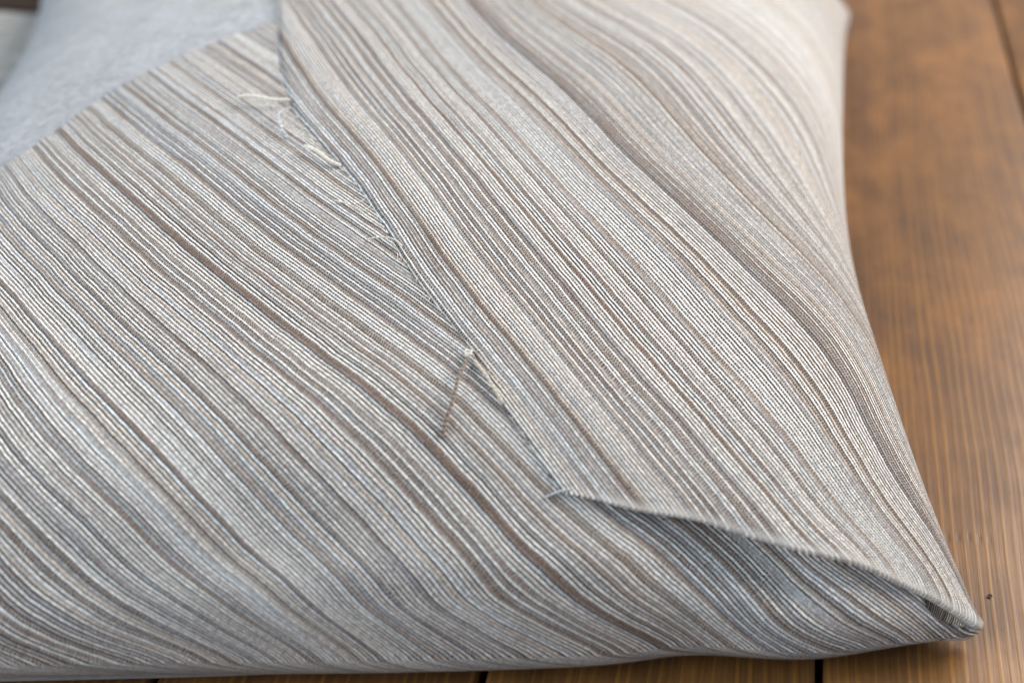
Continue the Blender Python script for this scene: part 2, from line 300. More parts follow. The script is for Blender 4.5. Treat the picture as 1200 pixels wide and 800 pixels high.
# ------------------------------------------------------------------ yarn direction fields
# smooth yarn coordinates over the cloth (millimetres along and across the yarns), as sums of broad Gaussians
GC = np.linspace(-1.4, 1.4, 23); SG = .17
def make_field(out):
    def f(p, q):
        sh = np.shape(p); P1, Q1 = np.ravel(p)[:, None], np.ravel(q)[:, None]; r = []
        ex = np.exp(-(P1 - GC) ** 2 / (2 * SG * SG)); ey = np.exp(-(Q1 - GC) ** 2 / (2 * SG * SG))
        for lin, wgt in out:
            W = np.array(wgt, float).reshape(len(GC), len(GC))
            r.append((P1[:, 0] * lin[0] + Q1[:, 0] * lin[1] + ((ex @ W.T) * ey).sum(1)).reshape(sh))
        return r[1], r[0]
    return f
FW = json.loads('''{"low":[[[113.196,84.916],[-53.7043,-19.0475,-38.5975,-53.5922,-65.5936,-70.2733,-88.9751,-72.1163,-57.0746,-133.136,-61.2549,-37.0143,-114.061,-105.947,-50.1217,18.1126,-10.9474,-82.1145,-18.3429,39.939,-20.6236,6.35087,-20.1384,-23.0244,14.5442,-26.6181,6.35195,8.51816,44.3859,10.8138,21.0901,60.8289,31.5943,159.855,22.5736,91.6232,165.755,32.5886,-70.7179,12.219,94.9983,-62.5508,27.8258,-52.0894,8.94131,-0.294496,-42.0089,-11.3563,-38.6091,9.51567,-95.2547,-40.6084,-81.5147,-41.3243,-80.8271,-157.183,-86.0543,-318.216,33.2695,-113.672,-73.593,-28.633,-203.026,168.034,-158.907,82.8458,-13.7913,-5.31593,-25.0421,-54.4992,11.8586,-38.3491,21.0823,-53.7832,51.0153,-61.1409,70.6218,-1.77054,69.8288,233.33,16.5639,201.382,-156.14,-22.5793,383.639,-169.363,175.088,-141.737,100.056,-47.9465,28.286,-41.3607,-60.7193,24.5366,-84.5047,-7.45901,-66.7585,29.3077,-120.632,28.3228,-134.22,-37.736,-179.472,-100.573,-142.964,229.503,-150.913,-109.286,-125.635,49.9257,-52.6225,59.1244,-154.305,69.4996,-47.9056,-73.6777,24.5064,-54.3761,44.6262,-87.3012,25.8064,-67.593,71.0396,-103.273,225.343,-182.217,331.336,-179.916,-3.57787,38.1992,7.49641,186.612,-62.0083,-29.1549,83.2527,-75.3248,81.7243,-75.2877,-72.9661,18.795,-77.2763,18.772,-68.9459,40.3883,-100.725,76.8309,-198.941,125.906,-173.717,-2.44913,24.574,-59.5014,61.3746,-95.8004,-59.8235,-18.0107,0.618857,-5.88916,-41.9459,38.4797,-64.0661,-70.9111,33.5827,-67.9446,19.6503,-56.4382,23.7613,-88.2773,68.8796,-41.2113,-45.3229,95.6186,-95.133,12.241,20.3277,4.61819,18.0443,15.6733,75.4772,-16.5744,3.38338,-15.4114,13.3214,-12.0785,-74.4249,32.5683,-64.9993,26.2808,-51.5879,0.331651,5.49228,-77.1195,72.7703,-55.2798,-1.9104,52.6919,6.21022,-44.3886,-10.0354,32.5633,-33.4023,-38.3437,-29.2908,55.2393,-8.06308,-7.47242,8.81727,-65.8644,31.3764,-67.0128,14.7341,-18.4522,-37.4365,27.6588,-56.4885,-9.18187,7.53252,-46.174,-52.1138,7.33772,21.1256,29.7458,-19.8584,31.4621,55.4634,7.50881,-3.80554,3.43343,0.84328,13.1071,-57.9746,31.238,-42.9295,5.81605,-9.93541,-8.54101,-24.6401,35.2919,-14.8867,-9.27676,70.2436,28.4389,22.5198,-23.3381,15.6032,-0.456784,13.757,-19.0305,15.8244,-11.347,39.9492,4.32586,23.8407,-49.8057,20.2406,-41.1259,16.9567,-35.8392,24.0739,-28.6415,-12.3203,-4.91388,-18.7202,-40.2963,-42.3268,23.1935,12.6629,34.734,11.9931,32.3633,0.990412,72.5232,-9.63022,33.9918,-14.6409,47.1253,-37.2481,24.781,-48.0811,37.7771,-29.3667,6.78203,3.94939,3.80722,10.5818,33.6784,43.4347,35.4131,16.2205,0.414476,14.0832,5.32023,42.9909,-9.04661,31.4611,-17.8797,62.503,-18.0913,72.9361,-34.0531,28.7481,-47.0161,23.4504,-19.0605,1.79245,-11.88,2.5336,-14.3004,-28.3119,-10.9048,2.3208,7.77889,27.8502,38.7,19.2356,33.0406,20.6741,57.9624,3.77756,80.6395,-34.1806,88.7636,-26.5951,26.6504,-26.8179,29.119,-11.1231,22.4364,-4.28346,9.93514,24.9611,33.9795,19.4715,17.4831,29.3032,17.343,13.3415,21.546,29.5895,17.7621,41.6516,-17.4047,79.8872,-39.293,104.28,-15.5497,15.3625,-31.1482,20.0009,-29.0318,5.09048,-3.81324,-2.75886,-14.5076,-2.27112,6.35938,15.5967,15.5738,23.7655,35.4353,35.3055,38.732,20.1606,59.675,2.48035,99.9698,-33.3702,112.006,-3.68557,17.0381,-14.7228,40.0622,4.91792,15.7196,5.20092,27.5149,15.7016,21.0573,22.268,22.4615,20.4646,32.1431,26.297,23.7133,41.1737,18.8695,62.7605,-13.8122,82.0187,-40.0661,109.854,9.99661,8.23509,-15.2019,1.19039,-19.6404,9.51032,-25.0325,-6.05424,-2.07936,2.51068,1.74912,16.3241,17.765,20.6386,25.0965,28.6067,39.4169,15.8636,57.2626,-5.14731,96.6063,-21.7464,106.061,15.888,-9.0567,11.2045,26.6936,-9.8359,33.4397,27.1673,22.6766,20.9008,31.1978,26.7859,36.8514,33.6381,41.9873,47.586,40.0101,55.2671,36.1233,66.1973,14.5916,75.8513,-23.8064,91.4784,16.7442,-7.35234,14.0308,29.4803,-7.8421,-33.277,-21.4193,-12.9353,-20.6142,-6.92257,-11.254,-3.62202,-3.14681,2.51718,3.07917,3.49558,15.3584,1.21617,30.8661,1.46463,43.1253,-10.137,91.3383,9.86151,4.03521,-12.4726,-27.6659,23.4151,23.749,22.5635,36.9038,34.4448,46.199,48.9464,60.1903,65.6481,70.8285,76.7339,79.1515,79.8501,74.59,72.2325,57.1312,75.2531,7.36367,79.8372,1.5538,8.74445,20.8275,-4.09687,6.72828,-2.84564,-16.0387,-14.3759,-19.1611,-18.1559,-22.7725,-24.3124,-26.8989,-28.7518,-27.2251,-30.0736,-27.8678,-18.4804,-26.0439,-12.6192,1.86974,-35.6205,55.0665,1.84322,-11.0873,3.56788,4.83513,-0.904313,2.59488,17.4034,27.8469,34.171,47.4156,59.5082,71.8798,83.3458,92.4745,101.38,103.975,104.358,105.829,92.8646,90.6745,80.6143,57.7859,97.3659]],[[299.014,-167.964],[32.5854,10.5546,23.7685,11.595,23.245,15.4342,-2.10276,29.3555,17.5244,2.06362,33.6081,45.4638,57.4755,39.5601,20.1134,40.3644,24.7126,24.6337,31.8309,15.067,21.9208,8.72355,29.0739,16.8542,-22.275,7.10805,-11.0409,-1.42961,-6.09284,5.64688,5.02129,-32.7335,4.92917,-8.90185,-67.1668,-42.6636,-14.0035,-20.0983,-7.89267,-9.38999,-24.7392,-5.37669,-11.9748,9.259,-18.293,9.93497,29.2333,-3.53767,31.1706,7.86329,19.3332,9.00555,17.2242,-2.48508,25.1295,53.3039,12.9578,92.1825,58.6605,28.883,63.0281,1.60076,47.9625,29.3658,29.5899,6.65952,23.095,5.29172,19.9348,27.6085,-12.6684,15.5077,-6.90356,9.46441,1.03639,6.77143,1.12522,18.8843,-46.1904,-68.5031,19.3913,-31.2348,-41.7504,19.4964,-41.5366,11.3977,-22.4099,2.06153,9.036,1.01048,-1.61323,18.367,29.3376,-11.3502,26.3097,3.26998,14.2789,8.35369,10.4674,9.76456,2.18725,37.7774,101.515,-32.1473,27.9444,39.8453,22.1465,46.2962,31.0222,11.4978,5.90336,18.3005,11.8539,-0.886607,20.4124,31.4809,-11.8571,25.4773,-2.75031,12.4301,9.14206,4.3483,15.3791,7.35636,-22.5396,6.13127,-19.6482,79.1055,-25.6054,-2.61336,10.8585,-30.1431,49.2366,-0.393096,3.82262,17.1826,-4.58676,23.6988,30.4687,-11.8482,23.0566,-1.23417,15.6804,6.38759,9.04844,4.72124,25.5243,8.53502,0.948768,7.42651,4.55063,-30.7248,62.7982,10.8545,-1.49184,22.4761,-11.2543,15.6466,15.8982,-8.61535,24.527,30.5013,-9.51125,22.9116,3.2323,12.8956,2.40129,22.0029,-0.515862,3.71327,20.2747,35.2659,14.5992,13.7215,25.4675,3.20407,-9.8018,33.4492,2.4792,13.6229,12.3774,10.2546,-2.99616,24.0702,29.1134,-11.1023,20.3646,0.602203,10.0791,8.7046,7.25925,7.81481,21.5749,-14.8104,-12.6643,-5.06031,7.29949,6.08334,-1.78485,12.3587,6.10252,-4.8811,17.852,-6.70681,16.7434,-3.831,19.6716,27.5729,-10.6428,21.8281,0.22928,8.4318,13.3216,-3.2484,10.088,13.4812,9.65154,28.5661,9.8848,9.40205,-0.205227,14.4742,12.5763,1.46098,10.5843,11.4081,-2.84222,22.3887,-10.8026,20.2808,24.5832,-10.5837,18.4026,0.0247547,6.65566,7.38429,3.07883,17.3262,-9.67892,-0.276599,4.13593,-17.3641,6.31972,2.00752,-0.694003,-4.13589,5.20321,4.77265,3.44075,0.393715,13.7981,-9.80307,20.278,20.5939,-8.80132,14.2039,-1.56892,6.06104,2.99691,-2.40379,2.35081,-0.49724,-2.7819,-11.0828,4.66895,4.52739,-3.85906,4.92456,4.4572,4.47597,-1.60872,5.75371,-0.362843,8.72066,-4.46105,13.0322,16.1378,-6.65805,12.5924,-1.03523,5.16562,2.93682,3.71501,-1.89195,3.70637,2.7171,-5.93573,3.25823,-8.41798,-2.43397,0.509886,-3.32326,0.267246,0.795863,5.48243,-1.81601,7.76093,-3.06009,8.36011,11.269,-7.06932,6.65256,-4.24445,1.19459,-4.7877,-1.04019,-4.04425,-10.7724,-6.92944,-5.69712,-7.81772,-6.91663,0.387663,-5.67852,-3.14313,-0.572078,-2.94049,-1.34724,-3.80279,3.15743,-4.78365,5.91483,7.62088,-3.48991,6.34885,-1.94213,2.93698,-1.48932,-2.89833,0.060894,-1.42379,-3.5551,-5.10146,-4.25497,-3.15053,-5.44867,-5.1034,-0.700289,-2.97525,-2.25474,0.632034,-0.141314,2.26857,-1.5266,2.46023,1.67787,-4.72321,-0.831994,-5.31992,-3.7284,-3.90767,-5.96248,-8.48662,-8.10414,-7.94306,-8.58875,-8.06088,-8.68768,-7.90433,-5.44262,-6.75278,-6.41928,-3.67351,-4.42983,-4.63077,-4.78429,-1.84973,-3.29421,-1.28197,-0.302074,-1.93335,-2.69729,-5.32349,-6.23891,-5.17194,-6.56809,-7.89343,-8.55748,-8.68634,-8.95017,-8.43485,-7.7086,-7.7554,-7.85692,-5.36332,-5.79065,-6.8139,-2.01396,-4.75053,1.90168,-5.61479,-6.83328,-0.410528,-6.07178,-0.806954,-2.511,-3.68911,-4.96839,-4.91085,-4.97844,-5.78463,-5.47279,-6.37305,-5.41942,-6.34052,-5.32882,-4.42867,-4.4814,-3.86334,-3.59127,0.264685,-8.72468,0.99577,-10.2499,-10.3975,-0.277356,-14.5406,-11.3459,-15.9714,-13.6342,-16.3532,-17.3862,-17.6942,-19.3646,-18.1606,-19.6798,-17.8187,-18.7859,-16.668,-17.0429,-16.729,-13.3835,-16.4653,-10.8269,-16.7433,1.4193,-13.2613,-12.0868,8.79719,-1.04742,10.902,2.07217,5.79556,5.16182,4.2453,6.01858,4.02656,5.58821,3.9124,5.4349,3.53304,5.51789,3.6466,5.06739,5.95797,1.11666,11.3852,-2.76429,10.0743,-14.8648,-22.8921,-9.73169,-36.9957,-23.4106,-31.9132,-32.2925,-32.7603,-36.6329,-35.5851,-38.1462,-37.2303,-38.3357,-36.8445,-37.5982,-34.6749,-35.8829,-32.1173,-32.0489,-32.1238,-22.5395,-38.6259,-8.70253,-24.9965,-8.34696,28.1351,9.4287,19.627,17.7167,17.5805,20.472,19.1047,21.1088,20.3337,21.2109,20.6007,21.0142,19.9023,20.6678,18.414,19.9674,17.2034,17.3002,19.6137,8.23505,29.3918,-9.93618,-42.4391,-24.6189,-37.8698,-37.2648,-39.328,-42.7267,-43.6631,-46.3427,-47.0605,-48.5046,-48.7566,-49.0464,-48.4444,-47.986,-46.3157,-45.5636,-42.842,-42.1243,-38.9865,-36.999,-38.2385,-24.397,-44.5228]]],"flap":[[[90.074,76.292],[-80.4577,-40.3175,-64.2559,-77.8413,-75.9554,-88.3398,-95.4004,-86.6003,-82.7233,-86.7433,-68.3156,-54.418,-69.6345,-55.7615,-18.5907,-11.5814,11.0794,57.3924,20.8029,-16.827,30.8231,43.4367,-12.7761,-38.1145,23.9231,-11.785,7.19873,21.275,13.5369,15.888,42.1265,37.207,26.8809,39.4406,36.5497,40.2018,57.0593,47.7485,15.2347,-30.5344,4.65878,43.4133,3.30777,-35.7306,0.854384,14.4002,-60.7525,-19.8236,-47.7355,-37.9126,-69.7189,-50.5585,-61.8068,-80.8134,-95.0535,-61.5453,-68.2173,-92.0418,-51.8904,-71.5643,-112.048,-2.24328,16.5108,-113.326,-68.2503,65.8008,19.2052,-31.2867,48.0525,-75.494,2.2078,-21.7859,-16.9752,-37.9037,-8.32568,-8.43862,3.58925,19.4782,31.83,24.0618,31.8776,38.2363,67.921,63.8307,-0.110779,161.101,132.728,69.8061,-13.9591,31.0894,-25.945,-12.0931,-78.379,21.7552,-74.2126,-23.5762,-21.8941,-53.1317,-43.2977,-40.8664,-28.8231,-90.8382,-31.9804,-24.1444,-66.9781,-91.422,65.5867,-183.373,-135.12,-192.155,30.1602,-90.9918,-37.1369,88.3805,-44.1128,-92.9592,26.083,-77.7131,0.343739,-48.4183,-25.8887,-5.82892,-65.0641,10.1577,-25.7185,49.9582,-80.4576,146.654,-109.294,77.669,110.748,258.072,52.0789,66.5763,148.868,-65.9868,78.4069,-7.43037,-96.8129,28.2988,-66.4028,2.18984,-56.1555,-12.299,-27.6006,-22.0394,16.2651,-74.8759,50.9881,-161.343,99.8525,-74.2204,47.1609,-242.292,-206.945,33.2836,-238.662,3.62806,-61.0967,-17.575,18.9303,-92.0973,24.2958,-76.4295,-4.33054,-31.5713,-34.5551,-38.6861,-28.9705,-41.7426,-55.6316,54.8969,33.123,-12.0027,-107.975,131.149,177.4,153.156,139.037,158.664,60.5424,62.1578,0.0758876,26.8309,-90.357,29.5549,-63.007,-0.734277,-25.8854,-23.6237,18.9792,-44.14,30.7245,19.5546,-112.029,-50.1494,55.5864,72.3842,-109.259,-194.301,-33.6565,-407.815,30.1446,-133.312,25.1616,-5.86299,36.9866,-92.8587,26.3543,-67.5514,-6.91553,-28.2993,-45.8839,-4.92902,-63.4871,20.2365,-88.6661,130.179,-14.1943,-51.4135,-71.1651,185.625,-30.1182,303.09,227.857,189.003,-105.875,90.286,-38.1231,47.7098,-90.379,33.4051,-63.6541,3.53078,-5.39132,-32.0594,26.4527,-54.8189,64.8613,-131.176,107.276,-156.777,217.114,-151.147,54.3331,-17.0153,-240.19,-245.565,-0.336542,4.92032,131.849,-41.4301,66.7963,-88.1685,33.3673,-69.7066,-11.8804,-19.6057,-53.9858,29.513,-93.9103,83.9827,-67.3679,82.8535,-165.045,81.0024,47.5755,-83.0574,48.8844,242.699,122.077,91.8256,-111.685,7.80437,-26.602,78.6396,-81.1312,32.259,-54.1886,2.87267,-2.29977,-39.0883,26.6665,-60.0071,20.5475,-85.0274,48.2072,148.555,-148.499,60.5854,92.8188,-106.896,-51.6618,-109.098,68.9157,14.0688,112.119,-2.78369,73.6423,-70.2788,23.7194,-53.2689,-1.89167,-21.4849,-21.5935,-7.80377,-1.82252,-1.86519,50.4412,-130.14,5.80766,45.6092,-35.1862,26.8081,82.06,78.0409,4.25074,56.7326,-48.4743,48.9676,-53.8938,91.3436,-56.1082,22.926,-47.3809,18.1622,-26.8517,14.9182,-36.5928,10.595,-62.32,49.1985,47.9683,-36.3639,61.8415,9.11449,-22.3003,-10.2384,32.2362,41.5537,48.047,-16.567,99.8657,-39.9983,111.331,-42.5469,23.9734,-50.4422,23.3999,-50.9779,10.7775,-24.8063,17.1539,1.0529,-62.9426,26.2341,1.9917,-35.8315,30.2726,64.2656,8.08065,3.43064,-18.2899,52.3646,7.33134,105.588,-41.5011,101.557,-36.646,18.7025,-48.461,33.5908,-15.2541,3.51354,-7.58815,-21.5962,33.5501,11.9429,-9.35763,36.1515,28.433,2.85826,2.43841,34.4748,75.5029,20.3715,57.4548,-52.957,52.7618,-37.3425,99.0665,-22.2239,24.1297,-23.68,0.289845,-19.0707,-7.6052,-6.16115,-18.6792,-31.4163,9.25757,-13.9914,-7.6374,10.3957,15.5345,21.2388,-2.52875,6.36829,-5.41439,68.4212,14.9749,103.544,-10.8757,86.5779,-3.67772,-2.26438,-15.2353,0.866978,-17.118,8.41682,-0.233904,34.2544,3.19055,19.5602,25.8946,23.1345,23.9605,29.4861,46.4301,40.6294,65.1815,32.0088,36.8022,-9.02009,46.6407,-25.6717,72.3486,10.2308,-17.4375,6.44453,40.6653,-13.1096,-5.65539,-46.1185,-21.6889,-25.6324,-22.9602,-17.1523,-12.2203,-3.38745,-10.2715,-9.58189,-12.4175,2.62953,-0.298531,34.3284,18.2477,34.5423,-3.20447,77.2763,8.5752,-10.2414,-7.70994,-24.6896,-49.8689,20.2264,9.99838,20.7628,26.6855,29.6115,37.1303,38.0232,47.902,57.4219,71.8194,68.1348,63.873,57.1268,50.2749,44.7788,53.5883,5.62334,60.2057,1.07516,0.676222,10.483,11.0766,6.22028,14.3743,-17.1384,-16.0398,-17.6247,-20.4085,-16.3362,-19.9709,-22.5989,-29.077,-29.1111,-28.947,-20.3314,-11.34,-24.1263,-10.9773,2.68255,-24.7792,41.8907,0.123612,-7.03639,-13.5896,-12.4085,-16.5747,-23.203,-13.2072,11.3099,15.4671,22.1522,35.6058,46.2106,59.881,70.4268,79.4495,81.2262,79.2782,82.1586,75.108,72.6699,61.301,43.6353,75.371]],[[159.562,-340.643],[24.2552,9.95979,18.0127,15.8006,15.711,15.8131,15.1229,14.9497,12.1505,10.6817,13.3169,8.6576,2.80476,5.76272,5.3795,1.43907,-0.418436,-1.71566,-2.02325,-2.85834,-5.48086,-4.65975,-2.11942,10.199,-15.9235,0.491963,-7.44017,-5.45682,-3.98672,-6.01583,-4.16173,-2.66984,-1.57562,-3.46774,-4.6061,5.32756,5.48754,-1.61739,3.10766,9.20459,8.56731,8.01389,8.64978,8.27092,5.26393,-5.32904,18.6972,0.261919,23.0761,8.04003,14.6425,14.4166,10.9779,14.7067,9.69127,10.0046,9.55816,11.3768,8.34419,-5.50791,5.09156,5.81535,-4.81042,-6.97223,-5.42548,-7.03074,-4.78997,7.97569,1.71532,16.2454,-8.55161,8.98366,-6.12469,5.09502,-0.371033,-0.922743,5.14931,-3.2654,7.30302,1.0155,2.50449,-1.55645,10.1437,21.4836,0.299843,11.6908,19.4812,17.8412,16.9095,1.76798,-7.1358,12.8665,17.2875,-6.19659,16.6394,3.06116,11.9446,5.23686,10.0895,10.0536,3.65778,16.4378,-5.17222,17.9462,4.21196,14.288,-22.8602,-5.15176,16.4121,-12.0271,-12.4741,-8.36271,30.5205,-13.4442,11.2269,17.1654,-6.12471,15.1308,-2.35859,8.12343,3.60577,7.21765,2.15264,5.01716,9.77339,-5.15282,27.9103,-26.966,29.3926,4.5009,59.9566,-10.4723,2.03619,54.8944,-35.9334,26.5971,-7.96337,15.1602,15.4871,-5.67699,12.6287,-1.00371,11.5625,2.03717,6.93634,6.18078,10.6977,5.90229,4.24732,19.5785,-14.4918,50.141,-50.0862,7.83808,-29.8055,31.7396,38.7259,-9.0945,26.7001,-15.781,20.7347,15.3822,-3.38721,11.779,3.04473,7.92749,2.03063,11.9147,3.77333,4.82466,3.97555,8.52483,3.28486,2.03635,20.1343,-12.9946,73.9696,48.0693,23.3652,-75.8713,21.2382,21.4039,-13.3792,19.8569,14.2081,-5.01982,9.52514,2.76002,2.12929,9.12491,3.52287,0.764151,12.8124,8.55262,11.439,10.1651,12.068,1.07373,39.3387,-28.0451,-76.4774,29.1027,23.3995,43.5477,-20.2005,10.7069,14.2148,13.5222,-4.70308,11.2971,2.25982,3.03347,12.46,-7.73589,20.2059,0.39851,-0.151906,-1.03295,0.577467,22.7775,-13.3085,-1.52213,4.91152,71.6936,36.5518,0.802091,0.876946,-11.2421,22.4437,3.1453,11.6553,-5.09675,10.1076,-0.655883,4.27327,8.16702,-7.49908,27.0317,-29.7727,37.1861,9.50458,-0.941826,4.67305,6.98992,26.0488,11.0574,32.0559,-70.3247,-12.7521,20.3557,15.1459,-2.16869,6.05789,9.58212,-4.32713,8.58117,-1.10813,4.21518,4.85286,-4.2705,18.0324,-22.5004,42.6751,-42.5106,31.9704,4.31331,-11.3823,25.7613,-41.7559,-4.96805,23.7151,57.5082,-10.4559,1.01872,-6.7311,17.085,7.28978,-2.93956,6.66359,0.154617,3.02022,4.53363,-2.50107,10.4351,-9.55415,23.0288,-43.126,25.5333,-9.35281,-18.2022,25.3781,22.441,34.0874,-5.95449,-19.4201,-19.8219,25.1549,-1.28301,7.07319,4.35058,-2.42006,2.63327,-0.6504,-0.334732,2.493,-3.47883,6.28558,-11.1068,9.03972,11.3342,2.62149,-2.90217,19.3483,-4.41784,-13.6573,-10.5182,-9.21147,19.1906,16.819,5.96992,-11.6698,5.83961,2.14911,-0.022256,1.93707,1.64787,-0.18581,2.69649,-2.97837,4.21014,1.063,-9.25578,-2.80579,-8.29858,-3.06182,1.97393,-4.16276,12.492,14.0299,12.4171,3.16031,-12.0792,-2.68036,4.99551,9.15827,-1.13793,-0.613173,-2.52551,-0.538887,-2.53456,0.0261566,-1.66559,-5.40689,2.07852,0.596438,-0.529823,4.40608,2.60688,-3.52513,2.9981,2.07651,-8.47254,-6.98245,-3.54881,5.41506,9.4717,-1.02306,-3.2065,-2.73538,1.8902,-2.33889,-0.0416075,-2.57535,-3.12844,0.124659,-2.93531,-5.24484,-3.26422,-4.22414,-5.73478,-3.95598,-0.582746,-1.03011,-4.04647,2.77639,7.65938,4.31479,0.21457,-4.28583,-2.69291,2.98043,-5.82716,1.08516,-4.28746,0.424238,-0.429381,-1.52017,-2.35423,0.153733,-0.412911,-1.37155,0.0134291,-0.338387,0.0116872,-0.21666,0.00257763,2.38079,1.26003,-3.97134,-3.90587,-0.327588,1.01318,3.34674,0.294453,-7.48896,1.19003,-8.87389,-5.49181,-8.64305,-5.4854,-8.09769,-8.74432,-7.65523,-8.50643,-7.53686,-7.54269,-6.54535,-7.24779,-6.27164,-6.27825,-6.59678,-2.78672,-1.04961,-1.3913,-4.5297,-1.92812,-5.88505,-8.72096,6.37314,-1.54557,7.54415,0.596698,3.59319,3.87078,2.95133,3.92447,2.73485,3.42498,2.20219,3.32045,3.38782,4.43,3.59761,4.41612,4.10213,0.0459934,2.82212,0.190076,5.09192,-2.1195,-15.0977,-4.12992,-22.5791,-11.7268,-16.8329,-16.6226,-16.3295,-17.9446,-16.5066,-17.5169,-15.9653,-15.9438,-15.1554,-15.561,-14.3121,-14.3784,-12.6839,-12.7582,-11.4007,-6.72664,-13.7834,-4.4527,-9.53742,-6.43319,18.234,4.5807,11.2498,9.58016,9.53885,11.0293,9.72542,10.8824,9.89583,10.0005,9.44964,9.70664,9.40754,9.72183,8.71907,9.27287,8.01488,7.82568,7.61737,3.53993,12.5945,-3.33401,-27.089,-13.9428,-21.8505,-20.1922,-20.9194,-22.2182,-21.8552,-22.841,-22.479,-22.579,-21.961,-21.5704,-20.837,-20.2011,-19.1375,-18.4874,-17.1766,-16.7784,-15.281,-14.7948,-15.0663,-9.75189,-19.0726]]]}''')
field_low = make_field(FW['low']); field_flap = make_field(FW['flap'])

# ------------------------------------------------------------------ tabletop of planks
def tag(o, label, cat, kind=None):
    o['label'] = label; o['category'] = cat
    if kind: o['kind'] = kind
    return o
table = bpy.data.objects.new('wooden_table', None); COL.objects.link(table)
tag(table, 'brown stained wooden tabletop of wide planks with narrow dark gaps, under the cushion', 'table')
gaps = [-1.06, -.92, -.78, -.642, -.502, -.361, -.221, -.085, .055, .2045, .345, .485, .625, .77]
def plank(x0, x1):
    g = .0016; L0, L1 = -.25, 1.9; ny = 60; dz = .022
    cs = [(0, -dz), (0, -.0022), (.0004, -.0010), (.0012, -.0003), (.0026, 0)]
    wdt = (x1 - x0) - 2 * g
    prof = cs + [(wdt / 2, .0003)] + [(wdt - a, b) for a, b in cs[::-1]]
    prof = np.array(prof); prof[:, 0] -= wdt / 2
    ys = np.linspace(L0, L1, ny); ph = random.random() * 9
    V = []
    for y in ys:
        wav = .0003 * math.sin(y * 7 + ph)
        for k, (a, b) in enumerate(prof):
            ww = .00025 * math.sin(y * 31 + ph * 2 + (0 if a < 0 else 2)) if abs(a) > wdt / 2 - .004 else 0
            V.append((a + ww, y, b + (wav if b > -.01 else 0) - .0006))
    o = link('plank', mesh_from('plank', V, grid_faces(ny, len(prof))[:, ::-1]), M_WOOD, table)
    o.location = ((x0 + x1) / 2, 0, 0); return o
for a, b in zip(gaps[:-1], gaps[1:]): plank(a, b)
under = link('under_frame', mesh_from('under_frame', [(-1.07, -.26, -.0225), (.78, -.26, -.0225), (.78, 1.91, -.0225), (-1.07, 1.91, -.0225),
             (-1.07, -.26, -.05), (.78, -.26, -.05), (.78, 1.91, -.05), (-1.07, 1.91, -.05)],
             [(0, 1, 2, 3), (7, 6, 5, 4), (0, 4, 5, 1), (1, 5, 6, 2), (2, 6, 7, 3), (3, 7, 4, 0)], smooth=False), M_DARK, table)
# little dark nail holes in the plank beside the cushion corner
def nail_hole(x, y, r, ry=1.0):
    V = []; n = 14
    for k, (rr, zz) in enumerate([(1.0, .00012), (.85, .00010), (.55, -.0001 + .0001), (.0, .00006)]):
        for j in range(n):
            th = 2 * math.pi * j / n; jit = 1 + .15 * math.sin(3 * th + x * 900)
            V.append((r * rr * jit * math.cos(th), r * ry * rr * jit * math.sin(th), zz))
    me = mesh_from('nail_hole', V, np.array([(k*n+j, k*n+(j+1) % n, (k+1)*n+(j+1) % n, (k+1)*n+j) for k in range(3) for j in range(n)]))
    o = link('nail_hole', me, M_HOLE, table); o.location = (x, y, .0002); return o
nail_hole(0.1301, 0.4916, 0.0012, 0.8)

# ------------------------------------------------------------------ things at the far left, nearly out of frame
def slab(name, pts, z0, z1, mat, bev=.003):
    import bmesh
    bm = bmesh.new(); vs = [bm.verts.new((x, y, z0)) for x, y in pts]; f = bm.faces.new(vs)
    r = bmesh.ops.extrude_face_region(bm, geom=[f]); bmesh.ops.translate(bm, verts=[v for v in r['geom'] if isinstance(v, bmesh.types.BMVert)], vec=(0, 0, z1 - z0))
    bmesh.ops.recalc_face_normals(bm, faces=bm.faces); bmesh.ops.bevel(bm, geom=list(bm.edges), offset=bev, segments=3, affect='EDGES')
    me = bpy.data.meshes.new(name); bm.to_mesh(me); bm.free(); return link(name, me, mat)
gb = slab('grey_board', [(-1.04, .52), (-.70, .52), (-.52, .86), (-.50, 1.03), (-1.04, 1.03)], .0012, .016, M_GREY)
gb = tag(gb, 'blurred flat grey board on the table at the far left edge, beside the cushion', 'board')
db = slab('dark_wooden_block', [(-1.04, 1.06), (-.42, 1.06), (-.42, 1.30), (-1.04, 1.30)], .0012, .05, M_DARK)
tag(db, 'blurred dark brown wooden block behind the grey board in the far left corner', 'wooden block')

# ------------------------------------------------------------------ grey cushion insert
n = 260
g = np.linspace(-1, 1, n); P, Q = np.meshgrid(g, g)
def ss0(x, a, b):
    t = np.clip((x - a) / (b - a), 0, 1); return t * t * (3 - 2 * t)
cc0 = ss0(P, .45, 1.0) * ss0(-Q, .55, 1.0); P, Q = P - .30 * cc0, Q + .26 * cc0      # the insert does not reach into the loose ear of cloth
Np = normal(P, Q); X = body(P, Q) - Np * (.0002 + .013 * np.exp(-((P - .52) / .22) ** 2 - ((Q + .86) / .16) ** 2))[..., None]
Xb = X.copy(); cp = np.cos(np.pi/2*P); cq = np.cos(np.pi/2*Q); fb = (np.clip(cp, 0, 1) * np.clip(cq, 0, 1)) ** .8
Xb[..., 2] = np.maximum(.0014, X[..., 2] * 0 + body(P * 0 + np.sign(P) * np.abs(P), Q)[..., 2] - fb * HTOP * 1.45)
G1, G2 = np.meshgrid(g, g); edge = (np.abs(G1) == 1) | (np.abs(G2) == 1); Xb[edge] = X[edge]
V = np.vstack([X.reshape(-1, 3), Xb.reshape(-1, 3)]); F = grid_faces(n, n); F2 = F[:, ::-1] + n * n
uv = np.stack([P.ravel() * 420, Q.ravel() * 420], 1)
ins = link('cushion_insert', mesh_from('cushion_insert', V, np.vstack([F, F2]), np.vstack([uv, uv])), M_INSERT)
